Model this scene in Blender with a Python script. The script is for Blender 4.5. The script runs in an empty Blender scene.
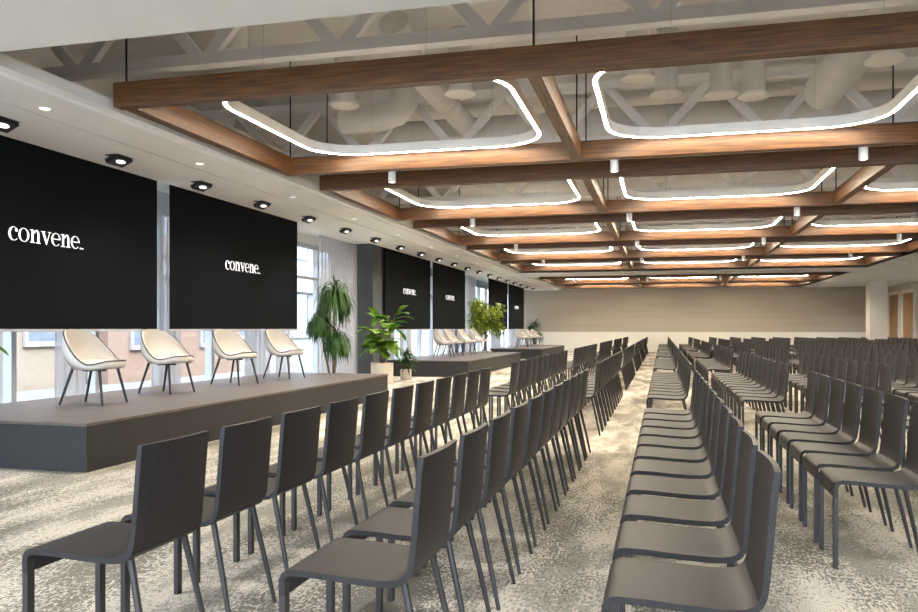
import bpy, math, random
from mathutils import Vector, Matrix
R = math.radians
S = bpy.context.scene
COL = S.collection
CHAIR_KEEP = None      # filled below: chairs kept as individuals

# ------------------------------------------------------------------ helpers
class MB:
    def __init__(s): s.v = []; s.f = []
    def box(s, x0, x1, y0, y1, z0, z1, M=None):
        n = len(s.v)
        p = [(x0,y0,z0),(x1,y0,z0),(x1,y1,z0),(x0,y1,z0),(x0,y0,z1),(x1,y0,z1),(x1,y1,z1),(x0,y1,z1)]
        if M is not None: p = [tuple(M @ Vector(q)) for q in p]
        s.v += p
        s.f += [tuple(n+i for i in q) for q in ((0,3,2,1),(4,5,6,7),(0,1,5,4),(1,2,6,5),(2,3,7,6),(3,0,4,7))]
        return s
    def tube(s, pts, rad, seg=8, closed=False, cap=True, flat=None):
        pts = [Vector(p) for p in pts]; m = len(pts); n0 = len(s.v)
        rad = rad if isinstance(rad, (list, tuple)) else [rad]*m
        up = None
        for i, p in enumerate(pts):
            if closed: d = pts[(i+1) % m] - pts[i-1]
            else: d = pts[min(i+1, m-1)] - pts[max(i-1, 0)]
            d.normalize()
            if up is None: up = Vector((0,0,1)) if abs(d.z) < .9 else Vector((1,0,0))
            a = d.cross(up); a.normalize(); b = a.cross(d); b.normalize(); up = b
            for k in range(seg):
                t = 2*math.pi*k/seg
                s.v.append(tuple(p + (a*math.cos(t) + b*math.sin(t))*rad[i]))
        for i in range(m if closed else m-1):
            for k in range(seg):
                a0 = n0+i*seg; a1 = n0+((i+1) % m)*seg
                s.f.append((a0+k, a0+(k+1) % seg, a1+(k+1) % seg, a1+k))
        if cap and not closed:
            s.f.append(tuple(n0+k for k in reversed(range(seg))))
            s.f.append(tuple(n0+(m-1)*seg+k for k in range(seg)))
        return s
    def lathe(s, prof, seg=24, c=(0,0,0), cap=True):
        n0 = len(s.v); m = len(prof)
        for r, z in prof:
            for k in range(seg):
                t = 2*math.pi*k/seg
                s.v.append((c[0]+r*math.cos(t), c[1]+r*math.sin(t), c[2]+z))
        for i in range(m-1):
            for k in range(seg):
                s.f.append((n0+i*seg+k, n0+i*seg+(k+1) % seg, n0+(i+1)*seg+(k+1) % seg, n0+(i+1)*seg+k))
        if cap:
            s.f.append(tuple(n0+k for k in reversed(range(seg))))
            s.f.append(tuple(n0+(m-1)*seg+k for k in range(seg)))
        return s
    def grid(s, pts):                       # pts[i][j]
        n0 = len(s.v); w = len(pts[0])
        for row in pts: s.v += [tuple(p) for p in row]
        for i in range(len(pts)-1):
            for j in range(w-1):
                s.f.append((n0+i*w+j, n0+i*w+j+1, n0+(i+1)*w+j+1, n0+(i+1)*w+j))
        return s
    def mesh(s, name, mat, smooth=False, bevel=0):
        me = bpy.data.meshes.new(name)
        me.from_pydata(s.v, [], s.f); me.update()
        me.materials.append(mat)
        if smooth:
            import bmesh
            bm = bmesh.new(); bm.from_mesh(me)
            bmesh.ops.recalc_face_normals(bm, faces=bm.faces)
            for f in bm.faces: f.smooth = True
            for e in bm.edges:
                if len(e.link_faces) == 2 and e.calc_face_angle(0) > R(38): e.smooth = False
            bm.to_mesh(me); bm.free()
        return me
    def build(s, name, mat, parent=None, smooth=False, bevel=0):
        o = bpy.data.objects.new(name, s.mesh(name, mat, smooth)); COL.objects.link(o)
        if parent: o.parent = parent
        if bevel:
            b = o.modifiers.new('edge', 'BEVEL'); b.width = bevel; b.segments = 2; b.limit_method = 'ANGLE'
        return o

def tag(o, label=None, cat=None, group=None, kind=None):
    if label: o['label'] = label
    if cat: o['category'] = cat
    if group: o['group'] = group
    if kind: o['kind'] = kind
    return o
def thing(name, label, cat, loc=(0,0,0), rz=0, group=None):
    o = bpy.data.objects.new(name, None); COL.objects.link(o)
    o.location = loc; o.rotation_euler = (0,0,rz); o.empty_display_size = .1
    return tag(o, label, cat, group)
def copy_tree(o, parent=None):
    c = o.copy(); COL.objects.link(c)
    if parent: c.parent = parent
    for ch in list(o.children): copy_tree(ch, c)
    return c
def struct(o): o['kind'] = 'structure'; return o
ORD = ['', 'first', 'second', 'third', 'fourth', 'fifth', 'sixth', 'seventh', 'eighth', 'ninth', 'tenth', 'eleventh', 'twelfth', 'thirteenth', 'fourteenth', 'fifteenth','sixteenth','seventeenth','eighteenth','nineteenth','twentieth']

# ------------------------------------------------------------------ materials
def srgb(r, g, b):
    f = lambda c: (c/255/12.92 if c/255 <= .04045 else ((c/255+.055)/1.055)**2.4)
    return (f(r), f(g), f(b), 1)
def mat(name, col, rough=.6, metal=0, spec=.5, emit=None, es=0):
    m = bpy.data.materials.new(name); m.use_nodes = True
    b = m.node_tree.nodes['Principled BSDF']
    b.inputs['Base Color'].default_value = col; b.inputs['Roughness'].default_value = rough
    b.inputs['Metallic'].default_value = metal; b.inputs['Specular IOR Level'].default_value = spec
    if emit: b.inputs['Emission Color'].default_value = emit; b.inputs['Emission Strength'].default_value = es
    return m
def noisy(name, c1, c2, scale=(1,1,1), nscale=5, rough=.6, detail=4, spec=.5, lo=.35, hi=.65, bump=0, coord='Object'):
    m = mat(name, c1, rough, spec=spec); t = m.node_tree; N = t.nodes; L = t.links
    b = N['Principled BSDF']
    tc = N.new('ShaderNodeTexCoord'); mp = N.new('ShaderNodeMapping'); mp.inputs['Scale'].default_value = scale
    no = N.new('ShaderNodeTexNoise'); no.inputs['Scale'].default_value = nscale; no.inputs['Detail'].default_value = detail
    cr = N.new('ShaderNodeValToRGB'); cr.color_ramp.elements[0].position = lo; cr.color_ramp.elements[1].position = hi
    cr.color_ramp.elements[0].color = c1; cr.color_ramp.elements[1].color = c2
    L.new(tc.outputs[coord], mp.inputs[0]); L.new(mp.outputs[0], no.inputs[0]); L.new(no.outputs[0], cr.inputs[0])
    L.new(cr.outputs[0], b.inputs['Base Color'])
    if bump:
        bp = N.new('ShaderNodeBump'); bp.inputs['Strength'].default_value = bump; bp.inputs['Distance'].default_value = .01
        L.new(no.outputs[0], bp.inputs['Height']); L.new(bp.outputs[0], b.inputs['Normal'])
    return m
M = {}
M['chair'] = noisy('chair_plastic', srgb(42,39,39), srgb(46,42,42), (1,1,1), 40, .45, 2, .32)
M['chair_leg'] = mat('chair_leg', srgb(52,48,48), .4)
M['white'] = noisy('ceiling_white', srgb(234,232,229), srgb(238,236,233), (1,1,1), 2, .85, 2, .2)
M['plenum'] = noisy('plenum_paint', srgb(224,222,220), srgb(230,228,226), (1,1,1), 3, .8, 2, .3)
M['deck'] = noisy('deck_paint', srgb(220,219,219), srgb(228,227,227), (1,1,1), 1.5, .85, 3, .2)
M['steel'] = noisy('truss_paint', srgb(232,232,235), srgb(236,236,239), (1,1,1), 6, .6, 2)
M['duct'] = noisy('duct_paint', srgb(212,210,208), srgb(220,218,216), (1,1,1), 4, .5, 2)
M['wood_x'] = noisy('walnut_beam', srgb(66,40,21), srgb(122,80,40), (1.1,14,22), 2.2, .45, 6, lo=.3, hi=.72)
M['wood_y'] = noisy('walnut_board', srgb(66,40,21), srgb(122,80,40), (14,1.1,22), 2.2, .45, 6, lo=.3, hi=.72)
M['black'] = mat('black_metal', srgb(24,24,25), .45)
M['screen'] = noisy('screen_fabric', srgb(11,14,16), srgb(13,16,18), (1,1,1), 1.2, .85, 2, .12)
M['letter'] = mat('projected_white', srgb(240,240,238), .7, emit=(1,1,1,1), es=.38)
M['alu'] = mat('alu_bar', srgb(190,190,192), .4, .3)
M['led'] = mat('led_diffuser', (1,1,1,1), .5, emit=(1,.89,.69,1), es=40)
M['led_white'] = mat('lamp_lens', (1,1,1,1), .5, emit=(1,.96,.92,1), es=.8)
M['lens_dim'] = mat('lens_dim', (1,1,1,1), .5, emit=(1,.9,.78,1), es=2)
M['stage_top'] = noisy('stage_board', srgb(98,86,79), srgb(84,74,68), (1.2,6,1), 2.0, .42, 5, .5)
M['stage_side'] = noisy('stage_skirt', srgb(38,35,36), srgb(42,39,40), (1,1,1), 30, .6, 2)
M['cream'] = noisy('cream_fabric', srgb(222,214,204), srgb(230,222,212), (1,1,1), 90, .9, 2, .2)
M['seat_fabric'] = noisy('cream_seat', srgb(188,179,166), srgb(196,187,175), (1,1,1), 90, .9, 2, .2)
M['leg'] = mat('black_leg', srgb(38,40,43), .4)
M['pot'] = noisy('pot_ceramic', srgb(206,194,178), srgb(216,205,190), (1,1,1), 8, .6, 2)
M['soil'] = noisy('soil', srgb(50,38,28), srgb(78,60,45), (1,1,1), 40, .95, 3)
M['trunk'] = noisy('bark', srgb(92,80,66), srgb(122,108,90), (1,1,.2), 30, .9, 3)
M['felt'] = noisy('wall_felt', srgb(184,173,158), srgb(190,179,164), (.15,1,6), 1.5, .95, 3, .1)
M['wall'] = noisy('wall_paint', srgb(214,206,194), srgb(220,212,200), (1,1,1), 1, .8, 2, .2)
M['wains'] = noisy('wainscot_paint', srgb(242,238,230), srgb(245,241,233), (1,1,1), 1, .6, 2, .3)
M['oak'] = noisy('oak_door', srgb(168,130,86), srgb(186,148,102), (8,8,.7), 3, .5, 4)
M['column'] = noisy('pier_paint', srgb(70,73,73), srgb(76,79,79), (1,1,1), 2, .8, 2)
M['frame_w'] = mat('window_frame', srgb(200,200,202), .5)
def leaf_mat(name, c1, c2, nscale=3):
    m = noisy(name, c1, c2, (1,1,1), nscale, .45, 2, .4)
    t = m.node_tree; b = t.nodes['Principled BSDF']
    tr = t.nodes.new('ShaderNodeBsdfTranslucent'); mx = t.nodes.new('ShaderNodeMixShader'); mx.inputs[0].default_value = .35
    src = b.inputs['Base Color'].links[0].from_socket
    t.links.new(src, tr.inputs[0]); t.links.new(b.outputs[0], mx.inputs[1]); t.links.new(tr.outputs[0], mx.inputs[2])
    t.links.new(mx.outputs[0], t.nodes['Material Output'].inputs[0])
    return m
M['fig'] = leaf_mat('fig_leaf', srgb(70,112,30), srgb(150,186,60))
M['drac'] = leaf_mat('dracaena_leaf', srgb(44,82,38), srgb(96,132,62))
M['ficus'] = leaf_mat('ficus_leaf', srgb(120,150,40), srgb(196,202,84))
M['palm'] = leaf_mat('palm_leaf', srgb(70,92,66), srgb(112,132,98))
def glass():
    m = bpy.data.materials.new('window_glass'); m.use_nodes = True; t = m.node_tree; t.nodes.clear()
    o = t.nodes.new('ShaderNodeOutputMaterial'); a = t.nodes.new('ShaderNodeBsdfTransparent'); g = t.nodes.new('ShaderNodeBsdfGlossy')
    g.inputs['Roughness'].default_value = .02; x = t.nodes.new('ShaderNodeMixShader'); x.inputs[0].default_value = .06
    a.inputs[0].default_value = (.96,.98,.98,1)
    t.links.new(a.outputs[0], x.inputs[1]); t.links.new(g.outputs[0], x.inputs[2]); t.links.new(x.outputs[0], o.inputs[0]); return m
M['glass'] = glass()
def sheer():
    m = bpy.data.materials.new('sheer_curtain'); m.use_nodes = True; t = m.node_tree; t.nodes.clear()
    o = t.nodes.new('ShaderNodeOutputMaterial'); a = t.nodes.new('ShaderNodeBsdfTransparent'); d = t.nodes.new('ShaderNodeBsdfDiffuse'); tr = t.nodes.new('ShaderNodeBsdfTranslucent')
    d.inputs[0].default_value = srgb(226,224,226); tr.inputs[0].default_value = srgb(226,224,226)
    x = t.nodes.new('ShaderNodeMixShader'); x.inputs[0].default_value = .55; y = t.nodes.new('ShaderNodeMixShader'); y.inputs[0].default_value = .5
    t.links.new(d.outputs[0], x.inputs[1]); t.links.new(tr.outputs[0], x.inputs[2])
    t.links.new(a.outputs[0], y.inputs[1]); t.links.new(x.outputs[0], y.inputs[2]); t.links.new(y.outputs[0], o.inputs[0]); return m
M['sheer'] = sheer()
def carpet():
    m = mat('carpet', (.5,.45,.38,1), .95, spec=.1); t = m.node_tree; N = t.nodes; L = t.links; b = N['Principled BSDF']
    tc = N.new('ShaderNodeTexCoord')
    def noise(scale, ns, det=4, rough=.6):
        mp = N.new('ShaderNodeMapping'); mp.inputs['Scale'].default_value = scale
        n = N.new('ShaderNodeTexNoise'); n.inputs['Scale'].default_value = ns; n.inputs['Detail'].default_value = det; n.inputs['Roughness'].default_value = rough
        L.new(tc.outputs['Object'], mp.inputs[0]); L.new(mp.outputs[0], n.inputs[0]); return n.outputs[0]
    def ramp(src, stops):
        r = N.new('ShaderNodeValToRGB'); e = r.color_ramp.elements
        e[0].position, e[0].color = stops[0]; e[1].position, e[1].color = stops[1]
        for p, c in stops[2:]: q = e.new(p); q.color = c
        L.new(src, r.inputs[0]); return r.outputs[0]
    def mix(f, a, c, mode='MIX'):
        x = N.new('ShaderNodeMix'); x.data_type = 'RGBA'; x.blend_type = mode
        if isinstance(f, float): x.inputs[0].default_value = f
        else: L.new(f, x.inputs[0])
        for s_, k in ((a,6),(c,7)):
            if isinstance(s_, tuple): x.inputs[k].default_value = s_
            else: L.new(s_, x.inputs[k])
        return x.outputs[2]
    W = (1,1,1,1); K = (0,0,0,1)
    dash = noise((70,30,1), 1.0, 4, .7)               # broken weave strokes
    def patch(scale, lo, hi, amt=.9):
        big = noise(scale, 1.0, 4, .6)
        s = N.new('ShaderNodeMath'); s.operation = 'MULTIPLY_ADD'; L.new(dash, s.inputs[0]); s.inputs[1].default_value = amt; L.new(big, s.inputs[2])
        return ramp(s.outputs[0], [(lo, K), (hi, W)])
    base = mix(noise((.5,.2,1), 1.0, 2), srgb(238,226,208), srgb(226,216,202))
    c = mix(patch((3.4,.9,1), .90, 1.08), base, srgb(176,169,156))
    c = mix(patch((2.3,.6,1.7), 1.03, 1.17), c, srgb(152,138,108))
    c = mix(patch((1.9,.5,3.1), .98, 1.14), c, srgb(140,135,122))
    fine = ramp(noise((190,85,1), 1.0, 3, .7), [(.32, (.42,.41,.40,1)), (.62, W)])
    c = mix(1.0, c, fine, 'MULTIPLY')
    L.new(c, b.inputs['Base Color'])
    return m
M['carpet'] = carpet()
M['facade'] = noisy('facade_stone', srgb(146,128,112), srgb(154,136,120), (1,1,1), .6, .8, 3)
M['facade2'] = noisy('facade_brick', srgb(140,112,96), srgb(148,120,104), (1,1,1), .9, .8, 3)
M['facade3'] = noisy('facade_render', srgb(164,162,161), srgb(170,168,167), (1,1,1), .6, .8, 3)
M['fglass'] = mat('facade_glass', srgb(120,125,135), .15)
M['pave'] = noisy('pavement', srgb(120,116,112), srgb(128,124,118), (1,1,1), 1, .9, 3)

# ------------------------------------------------------------------ dimensions
ZS = 3.25                 # soffit underside
ZD = 4.95                 # deck
XL, XR, YN, YF = -7.7, 10.62, -5.0, 42.3
OP = [(-5.07, 6.62, 4.85, 29.0), (-5.07, 6.62, 31.0, 41.75)]   # ceiling openings

# ------------------------------------------------------------------ room shell
struct(MB().box(XL-.3, XR+.3, YN-.3, YF+.3, -.2, 0).build('floor', M['carpet']))
c = MB()
c.box(XL, XR, YN, YF, ZD, ZD+.15)
struct(c.build('ceiling', M['deck']))
s = MB()
# soffit around the openings
for x0, x1, y0, y1 in ((-5.76, XR, YN, 4.85), (-5.76, -5.18, 4.85, YF), (6.62, XR, 4.85, YF), (-5.18, 6.62, 29.0, 31.0), (-5.18, 6.62, 41.75, YF)):
    s.box(x0, x1, y0, y1, ZS, ZS+.14)
s.box(-5.18, -5.07, 4.85, 29.0, ZS+.035, ZS+.14); s.box(-5.18, -5.07, 31.0, 41.75, ZS+.035, ZS+.14)
s.box(-6.77, -5.80, YN, YF, ZS, ZS+.14); s.box(-5.82, -5.74, YN, YF, ZS+.10, ZS+.14)
s.box(XL, -6.77, YN, YF, ZS+.06, ZS+.14)
struct(tag(s.build('ceiling_soffit', M['white']), 'white plaster soffit framing the two open ceiling bays'))
p = MB()
for x0, x1, y0, y1 in OP:
    p.box(x1, x1+.03, y0-.03, y1+.03, ZS+.02, ZS+.17)
    p.box(x0, x1, y0-.03, y0, ZS+.02, ZS+.17); p.box(x0, x1, y1, y1+.03, ZS+.02, ZS+.17)
struct(p.build('trim_1', M['white']))
# far wall: felt above, white dado below
struct(MB().box(XL-.3, XR+.3, YF, YF+.25, 0, ZD).build('wall_back', M['felt']))
struct(MB().box(XL, XR, YF-.03, YF, 0, 1.05).build('trim_2', M['wains']))
# right wall
struct(MB().box(XR, XR+.3, YN, YF, 0, ZD).build('wall_right', M['wall']))
# near wall with a window band behind the camera
w = MB(); w.box(XL-.3, XR+.3, YN-.3, YN, 0, .3); w.box(XL-.3, XR+.3, YN-.3, YN, 3.0, ZD)
for x in (XL-.3, -3.3, 1.2, 5.7, XR-.1): w.box(x, x+.4, YN-.3, YN, .3, 3.0)
struct(w.build('wall_near', M['wall']))
# window wall on the left: head, piers
w = MB(); w.box(XL-.3, XL, YN, YF, 3.11, ZD)
struct(w.build('wall_left', M['white']))
w = MB()
PIERS = [(4.5, 5.1), (18.43, 19.4), (30.6, 30.9)]
for a, b in PIERS: w.box(XL-.3, -6.9 if 10 < a < 20 else XL+.1, a, b, 0, 3.3)
struct(w.build('wall_pier', M['column']))
BAYS = [(YN, 4.5), (5.1, 18.43), (19.4, 30.6), (30.9, YF)]
for i, (a, b) in enumerate(BAYS):
    fr = MB(); fr.box(XL-.12, XL, a, b, 0, .09); fr.box(XL-.12, XL, a, b, 3.02, 3.11); fr.box(XL-.12, XL, a, a+.07, 0, 3.11); fr.box(XL-.12, XL, b-.07, b, 0, 3.11)
    fo = struct(fr.build('window_%d' % (i+1), M['frame_w']))
    n = round((b-a)/1.48)
    for k in range(1, n):
        y = a+(b-a)*k/n
        MB().box(XL-.11, XL+.02, y-.04, y+.04, .09, 3.02).build('mullion', M['frame_w'], fo)
    MB().box(XL-.11, XL, a+.07, b-.07, 2.32, 2.38).build('transom', M['frame_w'], fo)
    MB().box(XL-.07, XL-.055, a+.07, b-.07, .09, 3.02).build('pane', M['glass'], fo)
# panes of the near window band
for i, (a, b) in enumerate(((XL+.1, -3.3), (-2.9, 1.2), (1.6, 5.7), (6.1, XR-.1))):
    fr = MB(); fr.box(a, b, YN-.2, YN-.1, .3, .38); fr.box(a, b, YN-.2, YN-.1, 2.92, 3.0); fr.box((a+b)/2-.04, (a+b)/2+.04, YN-.2, YN-.1, .38, 2.92)
    fo = struct(fr.build('window_%d' % (i+5), M['frame_w']))
    MB().box(a, b, YN-.16, YN-.145, .38, 2.92).build('pane', M['glass'], fo)
# double doors on the right wall
for i, (a, b) in enumerate(((40.55, 42.05), (38.3, 39.85))):
    d = MB().box(XR-.03, XR, a, b, 0, 2.8).build('door_%d' % (i+1), M['oak']); struct(d)
    t = MB(); t.box(XR-.06, XR, a-.16, a, 0, 2.95); t.box(XR-.06, XR, b, b+.16, 0, 2.95); t.box(XR-.06, XR, a, b, 2.8, 2.95)
    t.build('door_frame', M['wains'], d)
    MB().box(XR-.075, XR-.03, a+.1, a+.14, .95, 1.25).build('door_handle', M['alu'], d)
# pale square column standing in front of the far right corner
struct(MB().box(8.53, 9.22, 36.9, 37.6, 0, ZS).build('wall_column', M['wall']))

# ------------------------------------------------------------------ street outside
pv = MB().box(-40, XL-.3, -30, 70, -.35, -.25); struct(pv.build('ground', M['pave']))
def facade(name, label, y0, y1, xf, hgt, m, rows, wz):
    r = thing(name, label, 'building', (xf, (y0+y1)/2, -.25))
    L_ = y1-y0
    MB().box(-6, 0, -L_/2, L_/2, 0, hgt).build('facade_wall', M[m], r)
    n = max(1, int(L_/2.4))
    for q in range(rows):
        for k in range(n):
            yc = -L_/2+(k+.5)*L_/n; z = wz+q*3.3
            f = MB(); f.box(0, .08, yc-.8, yc+.8, z-.12, z); f.box(0, .06, yc-.8, yc+.8, z+1.7, z+1.8); f.box(0, .06, yc-.8, yc-.7, z, z+1.7); f.box(0, .06, yc+.7, yc+.8, z, z+1.7)
            fo = f.build('window', M['facade3'], r)
            MB().box(0, .02, yc-.7, yc+.7, z, z+1.7).build('pane', M['fglass'], fo)
    MB().box(0, .25, -L_/2, L_/2, 3.0, 3.25).build('cornice', M['facade3'], r)
    return r
facade('building', 'pale peach stone building across the street, behind the nearest stage', -6, 17.6, -14.5, 13, 'facade', 3, 1.15)
facade('building', 'reddish brick building outside the tall window beyond the second screen', 17.8, 24.5, -14.0, 11, 'facade2', 3, 1.0)
facade('building', 'white rendered building outside the windows behind the middle stage', 24.8, 44, -14.8, 14, 'facade3', 3, 1.2)
facade('building', 'long cream building outside the windows behind the farthest stage', 44.3, 68, -14.2, 12, 'facade', 3, 1.1)

# sheer curtains
random.seed(4)
def curtain(y0, y1, label, fold=.17, amp=.055):
    n = int((y1-y0)/fold*6); pts = []
    ph = random.random()*6
    for z in (.03, 1.2, 2.2, 3.27):
        pts.append([(-7.3+amp*math.sin(2*math.pi*(j/6)+ph+.5*math.sin(j*.31))*(.9 if z < 3 else .6), y0+(y1-y0)*j/n, z) for j in range(n+1)])
    o = MB().grid(pts).build('sheer_curtain', M['sheer'], smooth=False)
    for f in o.data.polygons: f.use_smooth = True
    sd = o.modifiers.new('cloth', 'SOLIDIFY'); sd.thickness = .0015
    return tag(o, label, 'curtain', 'sheer curtains along the window wall')
for y0, y1, l in ((5.3, 6.0, 'left of the first stage chair'), (6.9, 7.45, 'showing low behind the first stage chair'), (8.3, 8.8, 'showing low between the first two stage chairs'), (10.2, 10.9, 'seen between the two nearest screens'), (12.9, 13.9, 'showing low behind the fourth stage chair'),
                  (14.15, 14.5, 'just past the second screen'), (16.2, 18.3, 'between the drooping plant and the dark pier'), (20.3, 21.2, 'behind the third screen'), (27.0, 27.9, 'just past the fourth screen'), (29.6, 31.2, 'beside the bright green tree'), (34.5, 36.4, 'behind the fifth screen'), (39.2, 41.6, 'behind the farthest screen')):
    curtain(y0, y1, 'white sheer curtain at the window, ' + l)

OFF = (0, 13.48, 25.95)
# ------------------------------------------------------------------ stages
for i, wd in enumerate(('nearest', 'middle', 'farthest')):
    y0 = 5.65+OFF[i]
    t = thing('stage', 'dark skirted low stage, the %s of the three along the windows' % wd, 'stage', (-5.72, y0+3.77, 0), 0, 'stages along the window wall')
    MB().box(-1.06, 1.06, -3.76, 3.76, 0, .385).build('skirt', M['stage_side'], t)
    MB().box(-1.07, 1.07, -3.77, 3.77, .385, .41).build('stage_top', M['stage_top'], t, bevel=.004)

# ------------------------------------------------------------------ screens with lettering
def arc(cx, cy, rx, ry, a0, a1, n=24):
    return [(cx+rx*math.cos(R(a0+(a1-a0)*k/n)), cy+ry*math.sin(R(a0+(a1-a0)*k/n))) for k in range(n+1)]
def lettering():
    """convene. in a high-contrast serif; x-height 1, returns list of polygons strips (quads) in 2D, and width"""
    Q = []
    def strip(a, b):
        for k in range(len(a)-1): Q.append([a[k], a[k+1], b[k+1], b[k]])
    def rect(x0, x1, y0, y1): Q.append([(x0,y0),(x1,y0),(x1,y1),(x0,y1)])
    def disc(cx, cy, r, ry=None):
        p = arc(cx, cy, r, ry or r, 0, 360, 16)[:-1]; Q.append(p)
    x = 0
    def c_(x):
        strip(arc(x+.44, .5, .44, .52, 48, 318), arc(x+.50, .5, .30, .475, 54, 312)); disc(x+.68, .78, .125)
        return x+.86
    def o_(x):
        strip(arc(x+.48, .5, .48, .52, 0, 360, 36), arc(x+.48, .5, .305, .48, 0, 360, 36)); return x+1.02
    def n_(x):
        rect(x+.14, x+.32, 0, .98); rect(x, x+.44, 0, .05); Q.append([(x, .93), (x+.32, .99), (x+.32, 1.02), (x, .98)])
        strip([(x+.32, .74)]+arc(x+.60, .66, .26, .36, 140, 0, 14), [(x+.32, .66)]+arc(x+.58, .62, .10, .30, 140, 0, 14))
        rect(x+.68, x+.86, 0, .68); rect(x+.55, x+.98, 0, .05); return x+1.02
    def v_(x):
        Q.append([(x+.08, .97), (x+.30, .97), (x+.56, .22), (x+.47, -.03)]); Q.append([(x+.47, -.03), (x+.53, -.03), (x+.86, .97), (x+.78, .97)])
        rect(x, x+.40, .95, 1.0); rect(x+.66, x+.98, .95, 1.0); return x+.96
    def e_(x):
        strip(arc(x+.45, .5, .45, .52, 8, 322), arc(x+.48, .5, .305, .48, 8, 312)); rect(x+.18, x+.88, .50, .56)
        Q.append([(x+.88,.5),(x+.895,.56),(x+.74,.62),(x+.74,.5)])
        return x+.93
    for f in (c_, o_, n_, v_, e_, n_, e_): x = f(x)
    disc(x+.07, .065, .07); x += .19
    for bx in (.02, .08, .12, .16): rect(x+bx, x+bx+.018, 0, .09)
    rect(x-.005, x+.06, .075, .095); rect(x+.08, x+.178, .075, .095)
    return Q, x+.18
LQ, LW = lettering()
def screen(y0, y1, label):
    yc = (y0+y1)/2
    t = thing('projection_screen', label, 'screen', (-6.83, yc, 1.17), 0, 'dark hanging screens')
    w = (y1-y0)/2
    MB().box(-.012, .012, -w, w, .03, 2.14).build('screen_cloth', M['screen'], t)
    MB().box(-.018, .018, -w, w, 0, .03).build('weight_bar', M['alu'], t)
    m = MB(); sc = .146; wid = LW*sc
    for q in LQ:
        n = len(m.v); k = len(q)
        for off in (.0125, .0145): m.v += [(off, px*sc*1.10-wid*1.10/2, .995+py*sc) for px, py in q]
        m.f.append(tuple(range(n+k, n+2*k)))
        for a in range(k): m.f.append((n+a, n+(a+1) % k, n+k+(a+1) % k, n+k+a))
    m.build('lettering', M['letter'], t)
for i, (wa, wb) in enumerate((('left', 'right'),)*3):
    o = OFF[i]; wd = ('nearest', 'middle', 'farthest')[i]
    screen(5.62+o, 9.68+o, 'black projection screen with white lettering, near one of the pair above the %s stage' % wd)
    screen(10.0+o, 14.07+o, 'black projection screen with white lettering, far one of the pair above the %s stage' % wd)

# ------------------------------------------------------------------ cream tub chairs
def tub():
    t = thing('tub_armchair', 'x', 'armchair')
    n = 40
    def rim(phi):                            # phi=0 at the back (-x)
        sm = lambda u: max(0, min(1, u))**2*(3-2*max(0, min(1, u)))
        h = .785-.36*sm(abs(phi)/2.05)**1.75 if abs(phi) < 2.05 else .425+.035*sm((abs(phi)-2.05)/.7)
        rx = .285+.005*math.cos(phi); ry = .315
        back = ((1+math.cos(phi))/2)
        return Vector((-rx*math.cos(phi)-.005*back+.02, ry*math.sin(phi), h))
    rows_o, rows_i = [], []
    for k in range(n+1):
        phi = -math.pi+2*math.pi*k/n; rp = rim(phi)
        base = Vector((-.185*math.cos(phi)-.01, .20*math.sin(phi), .372))
        ro = []
        for j in range(9):
            u = j/8
            p = base.lerp(rp, u); bul = math.sin(u*math.pi)*.05
            p += Vector((-math.cos(phi), math.sin(phi), -.55))*bul
            ro.append(p)
        rows_o.append([Vector((-.01, 0, .366))]+ro)
        ri = []
        seat = Vector((.01-.20*math.cos(phi), .215*math.sin(phi), .452))
        rin = rp + Vector((math.cos(phi)*.022, -math.sin(phi)*.022, .004))
        for j in range(8):
            u = j/7
            p = seat.lerp(rin, u) + Vector((-math.cos(phi), math.sin(phi), -.6))*math.sin(u*math.pi)*.03
            ri.append(p)
        rows_i.append([Vector((.01, 0, .468)), Vector((.01-.11*math.cos(phi), .12*math.sin(phi), .466))]+ri+[rp])
    MB().grid(rows_o).build('shell', M['cream'], t, smooth=True)
    MB().grid(rows_i).build('seat', M['seat_fabric'], t, smooth=True)
    MB().tube([rim(-math.pi+2*math.pi*k/60) for k in range(60)], .0075, 6, closed=True).build('piping', M['leg'], t, smooth=True)
    MB().tube([(-.14, 0, .362), (.14, 0, .362)], .014, 8).tube([(0, -.14, .362), (0, .14, .362)], .014, 8).build('underframe', M['leg'], t)
    for sx in (-1, 1):
        for sy in (-1, 1):
            MB().tube([(.17 if sx > 0 else -.13, sy*.15, .40), (sx*.25, sy*.205, .006)], [.016, .012], 8).build('leg', M['leg'], t, smooth=True)
    return t
tub0 = tub(); first = True
for i, wd in enumerate(('nearest', 'middle', 'farthest')):
    for k, (x, y, a) in enumerate(((-5.79, 7.14, 3), (-5.90, 8.57, -9), (-5.90, 10.17, -10), (-5.86, 11.62, -9))):
        o = tub0 if first else copy_tree(tub0); first = False
        o.location = (x, y+OFF[i] + (.35 if i else 0), .41); o.rotation_euler.z = R(a)
        tag(o, 'cream upholstered tub armchair on black legs, %s from the near end of the %s stage' % (ORD[k+1], wd), 'armchair', 'cream armchairs on the stages')

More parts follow.
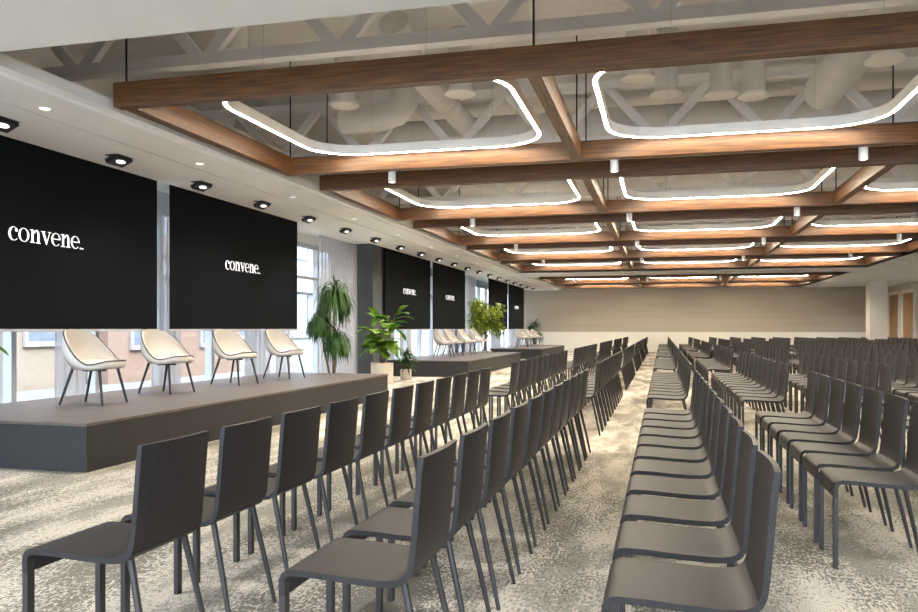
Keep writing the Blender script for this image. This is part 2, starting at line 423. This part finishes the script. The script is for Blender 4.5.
# ------------------------------------------------------------------ audience chairs
def sheet(prof, halfw, th, dish, cols=9, dish_from=.44):
    top, bot = [], []
    m = len(prof)
    for i, (x, z) in enumerate(prof):
        a = prof[max(i-1, 0)]; b = prof[min(i+1, m-1)]
        tx, tz = b[0]-a[0], b[1]-a[1]; l = math.hypot(tx, tz); nx, nz = -tz/l, tx/l
        r1, r2 = [], []
        for j in range(cols):
            y = -halfw+2*halfw*j/(cols-1); u = y/halfw
            dx = dish*(1-u*u)*max(0, min(1, (z-dish_from)/.12)) if dish_from < z else 0
            r1.append(Vector((x+dx+nx*th/2, y, z+nz*th/2))); r2.append(Vector((x+dx-nx*th/2, y, z-nz*th/2)))
        top.append(r1); bot.append(r2)
    mb = MB(); mb.grid(top); mb.grid([list(reversed(r)) for r in bot])
    for A, B in ((top[0], bot[0]), (top[-1], bot[-1]), ([r[0] for r in top], [r[0] for r in bot]), ([r[-1] for r in top], [r[-1] for r in bot])): mb.grid([A, B])
    import bmesh
    return mb
def weld(mb):
    import bmesh
    me = bpy.data.meshes.new('t'); me.from_pydata([tuple(v) for v in mb.v], [], mb.f)
    bm = bmesh.new(); bm.from_mesh(me); bmesh.ops.remove_doubles(bm, verts=bm.verts, dist=1e-5)
    bm.verts.ensure_lookup_table(); out = MB(); out.v = [tuple(v.co) for v in bm.verts]
    bm.verts.index_update(); out.f = [tuple(v.index for v in f.verts) for f in bm.faces]
    bm.free(); bpy.data.meshes.remove(me); return out
X0 = -.235
seat_prof = [(X0+x, z) for x, z in ((.011,.360),(.011,.395),(.012,.412),(.018,.425),(.029,.433),(.045,.4355),(.12,.434),(.22,.4275),(.315,.424),(.362,.4245),(.393,.429),(.414,.439),(.428,.455))]
back_prof = [(X0+x, z) for x, z in ((.428,.455),(.436,.475),(.441,.51),(.448,.58),(.456,.68),(.463,.76),(.469,.815))]
def chair_meshes():
    out = []
    out.append(('seat', weld(sheet(seat_prof, .20, .020, .012)), M['chair']))
    out.append(('backrest', weld(sheet(back_prof, .20, .018, .012)), M['chair']))
    for sy in (-1, 1):
        f = MB(); f.box(X0+.001, X0+.022, sy*.182-.0165, sy*.182+.0165, 0, .40); out.append(('leg', f, M['chair_leg']))
    for sy in (-1, 1):
        f = MB().tube([(X0+.400, sy*.155, .425), (X0+.452, sy*.168, .20), (X0+.495, sy*.182, 0)], [.0125, .0115, .009], 8); out.append(('leg', f, M['chair_leg']))
    return out
CM = chair_meshes()
parts_me = [(n, mb.mesh('chair_'+n, mt, smooth=True)) for n, mb, mt in CM]
def joined():
    me = bpy.data.meshes.new('chair_far'); v, f, mi = [], [], []
    for n, mb, mt in CM:
        o = len(v); v += mb.v; f += [tuple(i+o for i in q) for q in mb.f]; mi += [0 if mt == M['chair'] else 1]*len(mb.f)
    me.from_pydata(v, [], f); me.materials.append(M['chair']); me.materials.append(M['chair_leg'])
    me.polygons.foreach_set('material_index', mi); me.update()
    return me
far_me = joined()
PITCH, PERIOD, NR = .513, 6.74, 11
ROWS = 13
import sys as _s
chairs = []                                   # (row, block, seat, x, y)
for r in range(ROWS):
    xf = (-2.14, -1.17, -.168)[r] if r < 3 else .83+.99*(r-3)
    for g in range(6):
        for k in range(NR):
            y = 2.28+.20+PERIOD*g+PITCH*k - (.03 if r >= 3 else 0); x = xf-X0
            if r >= 3 and g == 0 and k < 4: continue          # the right-hand rows begin further in
            if 8.1 < x < 9.65 and 36.5 < y < 38.1: continue         # the column stands here
            if x > 10.0: continue
            chairs.append((r, g, k, x, y))
#KEEP_BEGIN
KEEP = set([0,1,2,3,4,5,6,7,8,9,10,11,12,13,14,15,16,17,18,19,20,21,22,23,24,25,26,27,28,29,30,31,32,33,34,35,36,37,38,39,40,41,42,43,44,55,66,67,68,69,70,71,72,73,74,75,76,77,78,79,80,81,82,83,84,85,86,87,88,89,90,91,92,93,94,95,96,97,98,99,100,101,102,103,104,105,106,107,110,121,132,133,134,135,136,137,138,139,140,141,142,143,144,145,146,147,148,149,150,151,152,153,154,155,156,157,158,159,160,161,162,163,164,165,166,167,176,202,203,204,205,206,207,208,209,210,211,212,213,214,215,216,217,218,219,220,221,222,223,224,225,226,227,228,229,230,231,232,233,234,235,236,237,238,239,240,241,242,243,244,245,247,248,250,253,273,274,275,276,277,278,279,280,281,282,283,284,285,286,287,288,289,290,291,292,293,294,295,296,297,298,299,300,301,302,303,304,305,306,307,308,311,312,313,343,344,345,346,347,348,349,350,351,352,353,354,355,356,357,358,359,360,361,362,363,364,365,366,367,368,369,371,372,373,374,376,377,378,418,419,420,421,422,423,424,425,426,427,428,429,430,431,432,433,434,435,436,437,438,439,490,491,492,493,494,495,496,497,498,499,500,501,502,503,504,512,516,561,562,563,564,565,566,567,568,569,580,633,645,709])
#KEEP_END
def in_frame(x, y):
    th = R(14.34); d = -math.sin(th)*x+math.cos(th)*y; rr = math.cos(th)*x+math.sin(th)*y
    return d > 1 and -.62 < rr/d < .60
BLK = ['nearest block', 'second block', 'third block', 'third-last block', 'second-last block', 'farthest block']
ROWN = ['row nearest the stages', 'second row from the stages']+['%s row from the stages' % ORD[i] for i in range(3, 14)]
def chair_label(r, g, k):
    xf = .83+.99*(r-3)-X0
    if r < 3 or in_frame(xf, 2.45+PERIOD*g): return 'dark chair, %s from near end of %s, %s' % (ORD[k+1], BLK[g], ROWN[r])
    return 'dark chair, %s from far end of %s, %s' % (ORD[NR-k], BLK[g], ROWN[r])
rest = []
for (r, g, k, x, y) in chairs:
    if KEEP is None and not in_frame(x, y): continue
    key = (r*6+g)*11+k
    if KEEP is not None and key not in KEEP:
        rest.append((x, y))
        continue
    lab = chair_label(r, g, k)
    d = math.hypot(x, y)
    if d < 17:
        t = thing('conference_chair', lab, 'chair', (x, y, 0), 0, 'dark audience chairs in rows')
        for n, me in parts_me:
            o = bpy.data.objects.new(n, me); COL.objects.link(o); o.parent = t
    else:
        o = bpy.data.objects.new('conference_chair', far_me); COL.objects.link(o); o.location = (x, y, 0)
        tag(o, lab, 'chair', 'dark audience chairs in rows')
    if KEEP is None: (t if d < 17 else o)['key'] = key
if rest:
    v, f, mi = [], [], []
    bv = [tuple(q.co) for q in far_me.vertices]; bf = [tuple(p.vertices) for p in far_me.polygons]; bi = [p.material_index for p in far_me.polygons]
    for x, y in rest:
        n = len(v); v += [(a+x, b+y, c) for a, b, c in bv]; f += [tuple(i+n for i in q) for q in bf]; mi += bi
    me = bpy.data.meshes.new('packed_chairs'); me.from_pydata(v, [], f); me.materials.append(M['chair']); me.materials.append(M['chair_leg'])
    me.polygons.foreach_set('material_index', mi); me.update()
    o = bpy.data.objects.new('packed_chairs', me); COL.objects.link(o)
    tag(o, 'packed mass of remaining dark chairs, barely showing between the rows in front', 'chairs', kind='stuff')

# ------------------------------------------------------------------ wooden frames
ZB, BH, BT = 3.28, .228, .12
FR = [6.40+4.62*i for i in range(5)]+[33.1, 37.72]
FNAME = ['nearest']+[ORD[i] for i in range(2, 7)]+['farthest']
XD = [-4.88, -1.02, 2.83, 6.46]               # board centres along x
for i, yn in enumerate(FR):
    yf = yn+3.46
    lab = 'rectangular brown wooden beam frame hung by black rods, %s from the camera' % (FNAME[i] if 0 < i < 6 else FNAME[i])
    t = thing('wooden_ceiling_frame', lab, 'ceiling frame', (0, yn, ZB), 0, 'wooden ceiling frames')
    MB().box(-4.98, 6.55, 0, BT, 0, BH).build('beam', M['wood_x'], t, bevel=.004)
    MB().box(-4.94, 6.52, 3.40, 3.40+BT, 0, BH).build('beam', M['wood_x'], t, bevel=.004)
    for x in XD: MB().box(x-BT/2, x+BT/2, BT, 3.40, 0, BH).build('beam', M['wood_y'], t, bevel=.004)
    for x in XD:
        for y in (.06, 3.46): MB().tube([(x, y, BH-.01), (x, y, ZD-ZB)], .010, 8).build('hanger_rod', M['black'], t)

# rounded LED loops over every bay
def rrect(hx, hy, r, n=10):
    p = []
    for cx, cy, a in ((hx-r, hy-r, 0), (-hx+r, hy-r, 90), (-hx+r, -hy+r, 180), (hx-r, -hy+r, 270)):
        p += [(cx+r*math.cos(R(a+90*k/n)), cy+r*math.sin(R(a+90*k/n))) for k in range(n+1)]
    return p
ZL = 3.46
def led_loop():
    t = thing('led_loop', 'x', 'light')
    hx, hy, r, w, h = 1.49, 1.46, .62, .046, .12
    o = rrect(hx, hy, r); q = rrect(hx-w, hy-w, r-w)
    n = len(o); m = MB()
    m.v = [(x, y, .004) for x, y in o]+[(x, y, h) for x, y in o]+[(x, y, .004) for x, y in q]+[(x, y, h) for x, y in q]
    for k in range(n):
        j = (k+1) % n
        m.f += [(k, j, n+j, n+k), (2*n+j, 2*n+k, 3*n+k, 3*n+j), (n+k, n+j, 3*n+j, 3*n+k), (j, k, 2*n+k, 2*n+j)]
    m.build('housing', M['white'], t, smooth=True)
    o2 = rrect(hx-.008, hy-.008, r-.008); q2 = rrect(hx-w+.008, hy-w+.008, r-w+.008)
    d = MB(); d.v = [(x, y, -.002) for x, y in o2]+[(x, y, -.002) for x, y in q2]+[(x, y, .004) for x, y in o2]+[(x, y, .004) for x, y in q2]
    for k in range(n):
        j = (k+1) % n
        d.f += [(k, n+k, n+j, j), (k, j, 2*n+j, 2*n+k), (n+j, n+k, 3*n+k, 3*n+j)]
    d.build('diffuser', M['led'], t)
    for sx in (-1, 1):
        for sy in (-1, 1):
            MB().tube([(sx*.80, sy*(hy-w/2), h), (sx*.80, sy*(hy-w/2), ZD-ZL)], .0025, 6).build('hanger_wire', M['alu'], t)
    return t
l0 = led_loop(); first = True
for i, yn in enumerate(FR):
    for k, x in enumerate((-2.84, .87, 4.58)):
        o = l0 if first else copy_tree(l0); first = False
        o.location = (x, yn+1.83, ZL)
        tag(o, 'glowing rounded white LED loop over the %s bay of the %s wooden ceiling frame' % (('left', 'middle', 'right')[k], FNAME[i]), 'light', 'LED loops over the wooden frames')
CYL_W, SPOT_W, DOWN_W = 150, 34, 70
# white cylinder spots hanging between the frames
def cyl():
    t = thing('cylinder_spotlight', 'x', 'light')
    MB().lathe([(.05,0),(.05,.155)], 20).build('housing', M['white'], t, smooth=True)
    MB().lathe([(.03,-.003),(.03,.001)], 20).build('lens', M['lens_dim'], t)
    MB().box(-.02, .02, -.07, -.03, .145, .165).build('bracket', M['white'], t)
    return t
CYLS = []
c0 = cyl(); first = True
for i in range(5):
    for k, x in enumerate((-3.47, -.57, 2.24, 5.03)):
        o = c0 if first else copy_tree(c0); first = False
        o.location = (x, (9.985+4.62*i) if i < 4 else 33.03, 3.145); CYLS.append(o)
        tag(o, 'white cylinder spotlight %s, %s from left' % ('on far beam of %s wooden frame' % FNAME[i] if i < 4 else 'on near beam of sixth wooden frame', ORD[k+1]), 'light', 'white cylinder spotlights')

def lamp(parent, z, watts, col, ang, rot=(0,0,0), rad=.05):
    l = bpy.data.lights.new('lamp', 'SPOT'); l.energy = watts; l.color = col; l.spot_size = R(ang); l.spot_blend = .8; l.shadow_soft_size = rad
    o = bpy.data.objects.new('lamp', l); COL.objects.link(o); o.parent = parent; o.location = (0,0,z); o.rotation_euler = rot
# ------------------------------------------------------------------ soffit lamps
for o in CYLS: lamp(o, -.01, CYL_W, (1,.90,.77), 130)
SPOTS = []; DOWNS = []
def spot():
    t = thing('adjustable_spotlight', 'x', 'light')
    Mx = Matrix.Rotation(R(-24), 4, 'Y')
    MB().box(-.085, .075, -.145, .145, -.025, .025, Matrix.Translation((0,0,-.045)) @ Mx).build('housing', M['black'], t)
    MB().box(-.09, .09, -.14, .14, -.008, 0).build('trim_plate', M['black'], t)
    m = MB().lathe([(.034, 0), (.034, .006)], 20); m.v = [tuple(Matrix.Translation((0,0,-.045)) @ Mx @ Vector((x+.01, y*2.3, z-.029))) for x, y, z in m.v]
    m.build('lens', M['led_white'], t)
    return t
s0 = spot(); first = True
for k in range(20):
    o = s0 if first else copy_tree(s0); first = False
    o.location = (-6.25, 6.40+1.745*k, ZS); SPOTS.append(o)
    tag(o, 'black adjustable spotlight in the white soffit above the screens, %s from the near end' % ORD[k+1], 'light', 'black spotlights along the screens')
def down():
    t = thing('downlight', 'x', 'light')
    MB().lathe([(.055,-.006),(.06,0),(.06,.01)], 24).build('trim_ring', M['white'], t)
    MB().lathe([(.045,-.0075),(.045,-.004)], 24).build('lens', M['led_white'], t)
    return t
d0 = down(); first = True
for k in range(14):
    o = d0 if first else copy_tree(d0); first = False
    o.location = (-5.55, 6.19+2.55*k, ZS); DOWNS.append(o)
    tag(o, 'small round downlight in the left soffit beside the wooden frames, %s from the near end' % ORD[k+1], 'light', 'downlights in the left soffit')
for r_, (x, wd) in enumerate(((7.4, 'inner'), (8.9, 'outer'))):
    for k in range(5):
        o = copy_tree(d0); o.location = (x, 27.5+2.9*k + .8*r_, ZS); DOWNS.append(o)
        tag(o, 'small round downlight in right soffit, %s line, %s from its near end' % (wd, ORD[k+1]), 'light', 'downlights in the right soffit')

for k in range(12):  # out-of-view downlights, added to brighten the near floor and soffit
    o = copy_tree(d0); o.location = (-3.2+2.6*(k % 6), 2.6-3.4*(k//6), ZS); DOWNS.append(o)
    tag(o, 'added unseen downlight in white soffit over the nearest chairs, %s row, %s from the left' % (('front','back')[k//6], ORD[k % 6+1]), 'light', 'added downlights in the near soffit')
for o in SPOTS: lamp(o, -.14, SPOT_W, (1,.98,.97), 110, (0, R(-14), 0))
for o in DOWNS: lamp(o, -.02, DOWN_W, (1,.98,.97), 140)
# ------------------------------------------------------------------ trusses and ducts in the plenum
def truss(y, x0, x1, label):
    t = thing('roof_truss', label, 'truss', (x0, y, 3.93), 0, 'roof trusses')
    L_ = x1-x0
    MB().box(0, L_, -.075, .075, 0, .12).build('bottom_chord', M['steel'], t)
    MB().box(0, L_, -.075, .075, .82, .94).build('top_chord', M['steel'], t)
    n = int(L_/1.45)
    st = L_/n
    for k in range(n):
        xm = (k+.5)*st
        for a, b in ((k*st+.02, xm), ((k+1)*st-.02, xm)):
            d = Vector((b-a, 0, .84)); ang = math.atan2(d.z, d.x)
            Mx = Matrix.Translation((a, 0, .05)) @ Matrix.Rotation(-ang, 4, 'Y')
            MB().box(0, d.length, -.045, .045, -.06, .06, Mx).build('brace', M['steel'], t)
    return t
for i in range(5): truss(7.35+4.62*i, -7.65, 10.57, 'pale painted roof truss above the wooden frames, %s from the camera' % ['nearest', 'second', 'third', 'fourth', 'fifth'][i])
for i in range(2): truss(34.6+4.3*i, -7.65, 10.57, 'pale painted roof truss above the far ceiling opening, %s of two' % ['near one', 'far one'][i])
def duct(pts, r, label, name='air_duct'):
    t = thing(name, label, 'duct', (0,0,0))
    t.location = pts[0]; p0 = Vector(pts[0])
    q = [Vector(p)-p0 for p in pts]
    MB().tube(q, r, 24).build('pipe', M['duct'], t, smooth=True)
    dv = [(a, b) for a, b in zip(q[:-1], q[1:])]
    for a, b in dv:
        l = (b-a).length
        for k in range(1, int(l/1.6)+1):
            c = a.lerp(b, min(.96, k*1.6/l)); e = (b-a).normalized()*.012
            MB().tube([c-e, c+e], r+.012, 24).build('seam_ring', M['duct'], t, smooth=True)
    return t
duct([(-4.4,13.0,4.42),(6.2,13.0,4.42)], .33, 'wide round air duct running across behind the nearest wooden frame')
duct([(-2.9,8.4,4.62),(-2.9,8.7,4.48),(-2.95,9.2,4.42),(-3.0,12.3,4.42)], .17, 'slim round air duct above the left bay of the nearest frame')
duct([(2.30,9.78,4.94),(2.30,9.86,4.76),(2.28,10.2,4.58),(2.08,11.5,4.36)], .25, 'fat elbowed air duct above the middle bay of the nearest frame')
duct([(-4.6,11.0,4.3),(-4.0,11.0,4.3),(-3.75,11.0,4.36),(-3.62,11.0,4.5),(-3.6,11.0,4.9)], .2, 'elbowed air duct above the left end of the nearest frame')
for i in range(1, 5):
    if i > 1: duct([(-4.4,8.4+4.62*(i),4.45),(6.2,8.4+4.62*i,4.45)], .28, 'round air duct running across above the %s wooden frame' % ORD[i+1])
def outlet():
    t = thing('air_outlet', 'x', 'air outlet')
    MB().lathe([(.14,.0),(.14,ZD-4.17)], 24).build('drop_pipe', M['duct'], t, smooth=True)
    MB().lathe([(.14,.03),(.19,-.01),(.20,-.03),(.17,-.045),(.02,-.05)], 24).build('diffuser_ring', M['white'], t, smooth=True)
    return t
o0 = outlet(); first = True
for x, y, l in ((-4.05,9.76,'over left bay of the nearest frame, leftmost'), (-2.45,9.64,'over left bay of the nearest frame, beside slim duct'), (-.28,9.59,'over middle bay of the nearest frame, leftmost'), (.05,10.3,'over middle bay of nearest frame, second from left'), (.72,10.5,'over middle bay of nearest frame, third from left'), (1.13,10.67,'over middle bay of nearest frame, left of fat duct'), (2.27,9.2,'over middle bay of nearest frame, before the fat duct'), (-4.5,7.75,'behind the nearest truss at its left end')):
    o = o0 if first else copy_tree(o0); first = False
    o.location = (x, y, 4.17 if x < 2 else 4.05); tag(o, 'round white air outlet ' + l, 'air outlet', 'round air outlets')

# ------------------------------------------------------------------ plants
def leaf(mb, base, d, up, L_, W_, bend, n=6, fold=.12, shape=None):
    d = Vector(d).normalized(); side = d.cross(Vector(up))
    if side.length < 1e-3: side = d.cross(Vector((1,0,0)))
    side.normalize(); p = Vector(base); rows = []
    for i in range(n+1):
        u = i/n
        wv = W_*(shape(u) if shape else math.sin(math.pi*min(1, u*.93+.05))**.8)
        nrm = side.cross(d).normalized()
        rows.append([p-side*wv/2+nrm*fold*wv, p.copy(), p+side*wv/2+nrm*fold*wv])
        p = p+d*(L_/n); d = (d+Vector((0,0,-1))*bend/n).normalized()
    mb.grid(rows)
def solid_leaves(mb, m, parent, th=.0012):
    o = mb.build('foliage', m, parent)
    for f in o.data.polygons: f.use_smooth = True
    sd = o.modifiers.new('leaf', 'SOLIDIFY'); sd.thickness = th
    return o
fig_shape = lambda u: [.10,.5,.62,.85,1.0,.85,.12][min(6, int(round(u*6)))]
def fig(x, y, label, pot_h=.46, pot_r=.25, h=1.25, n=46, seed=1, spread=.34, extra=None):
    random.seed(seed)
    t = thing('fiddle_leaf_plant', label, 'plant', (x, y, 0))
    MB().lathe([(pot_r*.86,0),(pot_r*.96,.02),(pot_r,pot_h),(pot_r*.93,pot_h),(pot_r*.9,pot_h-.05)], 32).build('pot', M['pot'], t, smooth=True)
    MB().lathe([(pot_r*.91,pot_h-.06),(pot_r*.88,pot_h-.03)], 24).build('soil', M['soil'], t)
    tr = MB(); heads = []
    for k in range(4):
        a = k*1.7+.5; e = Vector((math.cos(a)*spread*.75, math.sin(a)*spread*.75, h-.12*k))
        tr.tube([(.02*math.cos(a), .02*math.sin(a), pot_h-.06), (.1*math.cos(a), .1*math.sin(a), pot_h+.35), tuple(e)], [.016,.013,.008], 7); heads.append(e)
    tr.build('trunk', M['trunk'], t, smooth=True)
    mb = MB()
    for i in range(n):
        e = heads[i % 4]; u = .30+.70*random.random(); b = Vector((e.x*u, e.y*u, pot_h+.12+(e.z-pot_h-.12)*u))
        a = random.random()*6.283; el = random.uniform(-.6, .6) if u < .75 else random.uniform(.2, 1.1)
        d = Vector((math.cos(a)*math.cos(el), math.sin(a)*math.cos(el), math.sin(el)))
        leaf(mb, b+d*.04, d, (0,0,1), random.uniform(.32,.46), random.uniform(.19,.27), random.uniform(.5,1.3), shape=fig_shape)
    if extra:
        a, b = Vector(extra[0]), Vector(extra[1]); leaf(mb, a-Vector((x, y, 0)), b-a, (0,0,1), (b-a).length*1.02, .15, .15, shape=fig_shape)
    solid_leaves(mb, M['fig'], t, .002)
    return t
fig(-5.98, 16.55, 'broad-leaved green plant in a wide pale pot between the first two stages', seed=5, h=1.52, n=60, spread=.40)
def strap_plant(name, label, x, y, heads, L_, W_, m, n, bend, pot=None, seed=1, el=(.1,1.3)):
    random.seed(seed)
    t = thing(name, label, 'plant', (x, y, 0))
    if pot:
        r, h = pot
        MB().lathe([(r*.88,0),(r*.97,.02),(r,h),(r*.93,h),(r*.9,h-.04)], 28).build('pot', M['pot'], t, smooth=True)
        MB().lathe([(r*.91,h-.05),(r*.88,h-.03)], 24).build('soil', M['soil'], t)
    z0 = pot[1]-.05 if pot else 0
    tr = MB()
    for hx, hy, hz, sc in heads: tr.tube([(hx*.25, hy*.25, z0), (hx*.7, hy*.7, (z0+hz)/2), (hx, hy, hz)], [.028*sc+.006,.022*sc+.004,.018*sc], 8)
    tr.build('trunk', M['trunk'], t, smooth=True)
    mb = MB()
    for hx, hy, hz, sc in heads:
        for i in range(n):
            a = random.random()*6.283; e = random.uniform(*el)
            d = Vector((math.cos(a)*math.cos(e), math.sin(a)*math.cos(e), math.sin(e)))
            leaf(mb, (hx, hy, hz-random.random()*.25*sc), d, (0,0,1), L_*sc*random.uniform(.75,1.15), W_, bend*random.uniform(.7,1.3), n=9, fold=.15)
    solid_leaves(mb, m, t)
    return t
strap_plant('dracaena', 'tall dark green plant with three drooping heads, at the window past the second screen', -6.45, 14.95,
            [(0.03,0,1.95,1.0), (-.24,-.12,1.40,.7), (.06,.03,1.05,.75)], .70, .03, M['drac'], 230, 5.0, (.26,.3), 3, (.0,1.5))
strap_plant('dracaena', 'short spiky green plant in a small pale pot beside the middle stage', -5.89, 17.95, [(0,0,.62,.9),(.02,.02,.48,.9)], .36, .042, M['drac'], 60, 1.4, (.135,.25), 7, (-.1,1.4))
strap_plant('palm', 'dark feathery palm standing beyond the far end of the farthest stage', -6.45, 41.2, [(0,0,1.5,1.0),(.1,.1,.9,.9),(-.1,-.1,1.2,.9)], .55, .05, M['palm'], 70, 2.2, (.25,.4), 9)
def tree(x, y, label, zc, rr, seed):
    random.seed(seed)
    t = thing('ficus_tree', label, 'tree', (x, y, 0))
    MB().lathe([(.24,0),(.27,.02),(.28,.4),(.255,.4),(.25,.36)], 28).build('pot', M['pot'], t, smooth=True)
    MB().lathe([(.255,.35),(.25,.37)], 24).build('soil', M['soil'], t)
    tr = MB(); tips = []
    tr.tube([(0,0,.34),(.05,.02,.9),(.0,.0,1.25)], [.05,.042,.034], 9)
    for k in range(9):
        a = k*2.4; e = Vector((math.cos(a)*rr*.55, math.sin(a)*rr*.55, zc+random.uniform(-.25,.4)))
        tr.tube([(0.02,0,1.1+.02*k),(e.x*.5,e.y*.5,1.1+(e.z-1.1)*.6),tuple(e)], [.026,.016,.006], 7); tips.append(e)
    tr.build('trunk', M['trunk'], t, smooth=True)
    mb = MB()
    blobs = [Vector((math.cos(q*2.1)*rr*.72, math.sin(q*2.1)*rr*.72, zc+rr*random.uniform(-.6,.85))) for q in range(9)]
    for i in range(3400):
        v = Vector((random.gauss(0,1), random.gauss(0,1), random.gauss(0,1))).normalized()*(random.random()**.45)
        b = Vector((v.x*rr, v.y*rr, zc+v.z*rr*.85))
        if random.random() < .6: b = (blobs[i % len(blobs)]+v*rr*.42)
        if random.random() < .35: b = b.lerp(random.choice(tips), .35)
        d = Vector((v.x+random.gauss(0,.5), v.y+random.gauss(0,.5), random.gauss(-.1,.5)))
        leaf(mb, b, d, (0,0,1), random.uniform(.09,.14), random.uniform(.045,.065), .6, n=3)
    solid_leaves(mb, M['ficus'], t)
tree(-6.35, 28.6, 'bushy bright green tree standing between the middle and farthest stages', 1.52, .70, 11)
fig(-6.35, 5.0, 'broad-leaved plant just outside the left edge, one green leaf tip showing', seed=8, h=1.15, n=40, extra=((-6.22, 6.1, 1.134), (-6.0, 6.24, 0.963)))

# ------------------------------------------------------------------ light, world, camera
W = bpy.data.worlds.new('sky'); S.world = W; W.use_nodes = True
bg = W.node_tree.nodes['Background']; bg.inputs[0].default_value = (.66,.81,1,1); bg.inputs[1].default_value = 5.4
sun = bpy.data.lights.new('sun', 'SUN'); sun.energy = 1.8; sun.angle = R(1); sun.color = (1,.93,.84)
so = bpy.data.objects.new('sun', sun); COL.objects.link(so); so.rotation_euler = Vector((-.62,-.25,-.75)).to_track_quat('-Z', 'Y').to_euler()
def portal(loc, rot, sx, sy):
    l = bpy.data.lights.new('window_portal', 'AREA'); l.shape = 'RECTANGLE'; l.size = sx; l.size_y = sy; l.cycles.is_portal = True
    o = bpy.data.objects.new('window_portal', l); COL.objects.link(o); o.location = loc; o.rotation_euler = rot
portal((XL-.35, 18.6, 1.6), (0, R(-90), 0), 3.2, 47)
portal((1.4, YN-.35, 1.65), (R(90), 0, 0), 18.4, 2.8)

cam = bpy.data.cameras.new('camera'); co = bpy.data.objects.new('camera', cam); COL.objects.link(co)
co.location = (0, 0, 1.2); co.rotation_euler = (R(90), 0, R(14.34))
cam.sensor_width = 36; cam.lens = 794/918*36; cam.shift_y = 23/918; cam.clip_end = 300
S.camera = co
S.view_settings.view_transform = 'Standard'; S.view_settings.look = 'None'; S.view_settings.gamma = 1
S.view_settings.use_curve_mapping = False; S.view_settings.exposure = 1.3
S.cycles.max_bounces = 10; S.cycles.diffuse_bounces = 6; S.cycles.transparent_max_bounces = 12
S.cycles.use_denoising = True
S.cycles.caustics_reflective = False; S.cycles.caustics_refractive = False
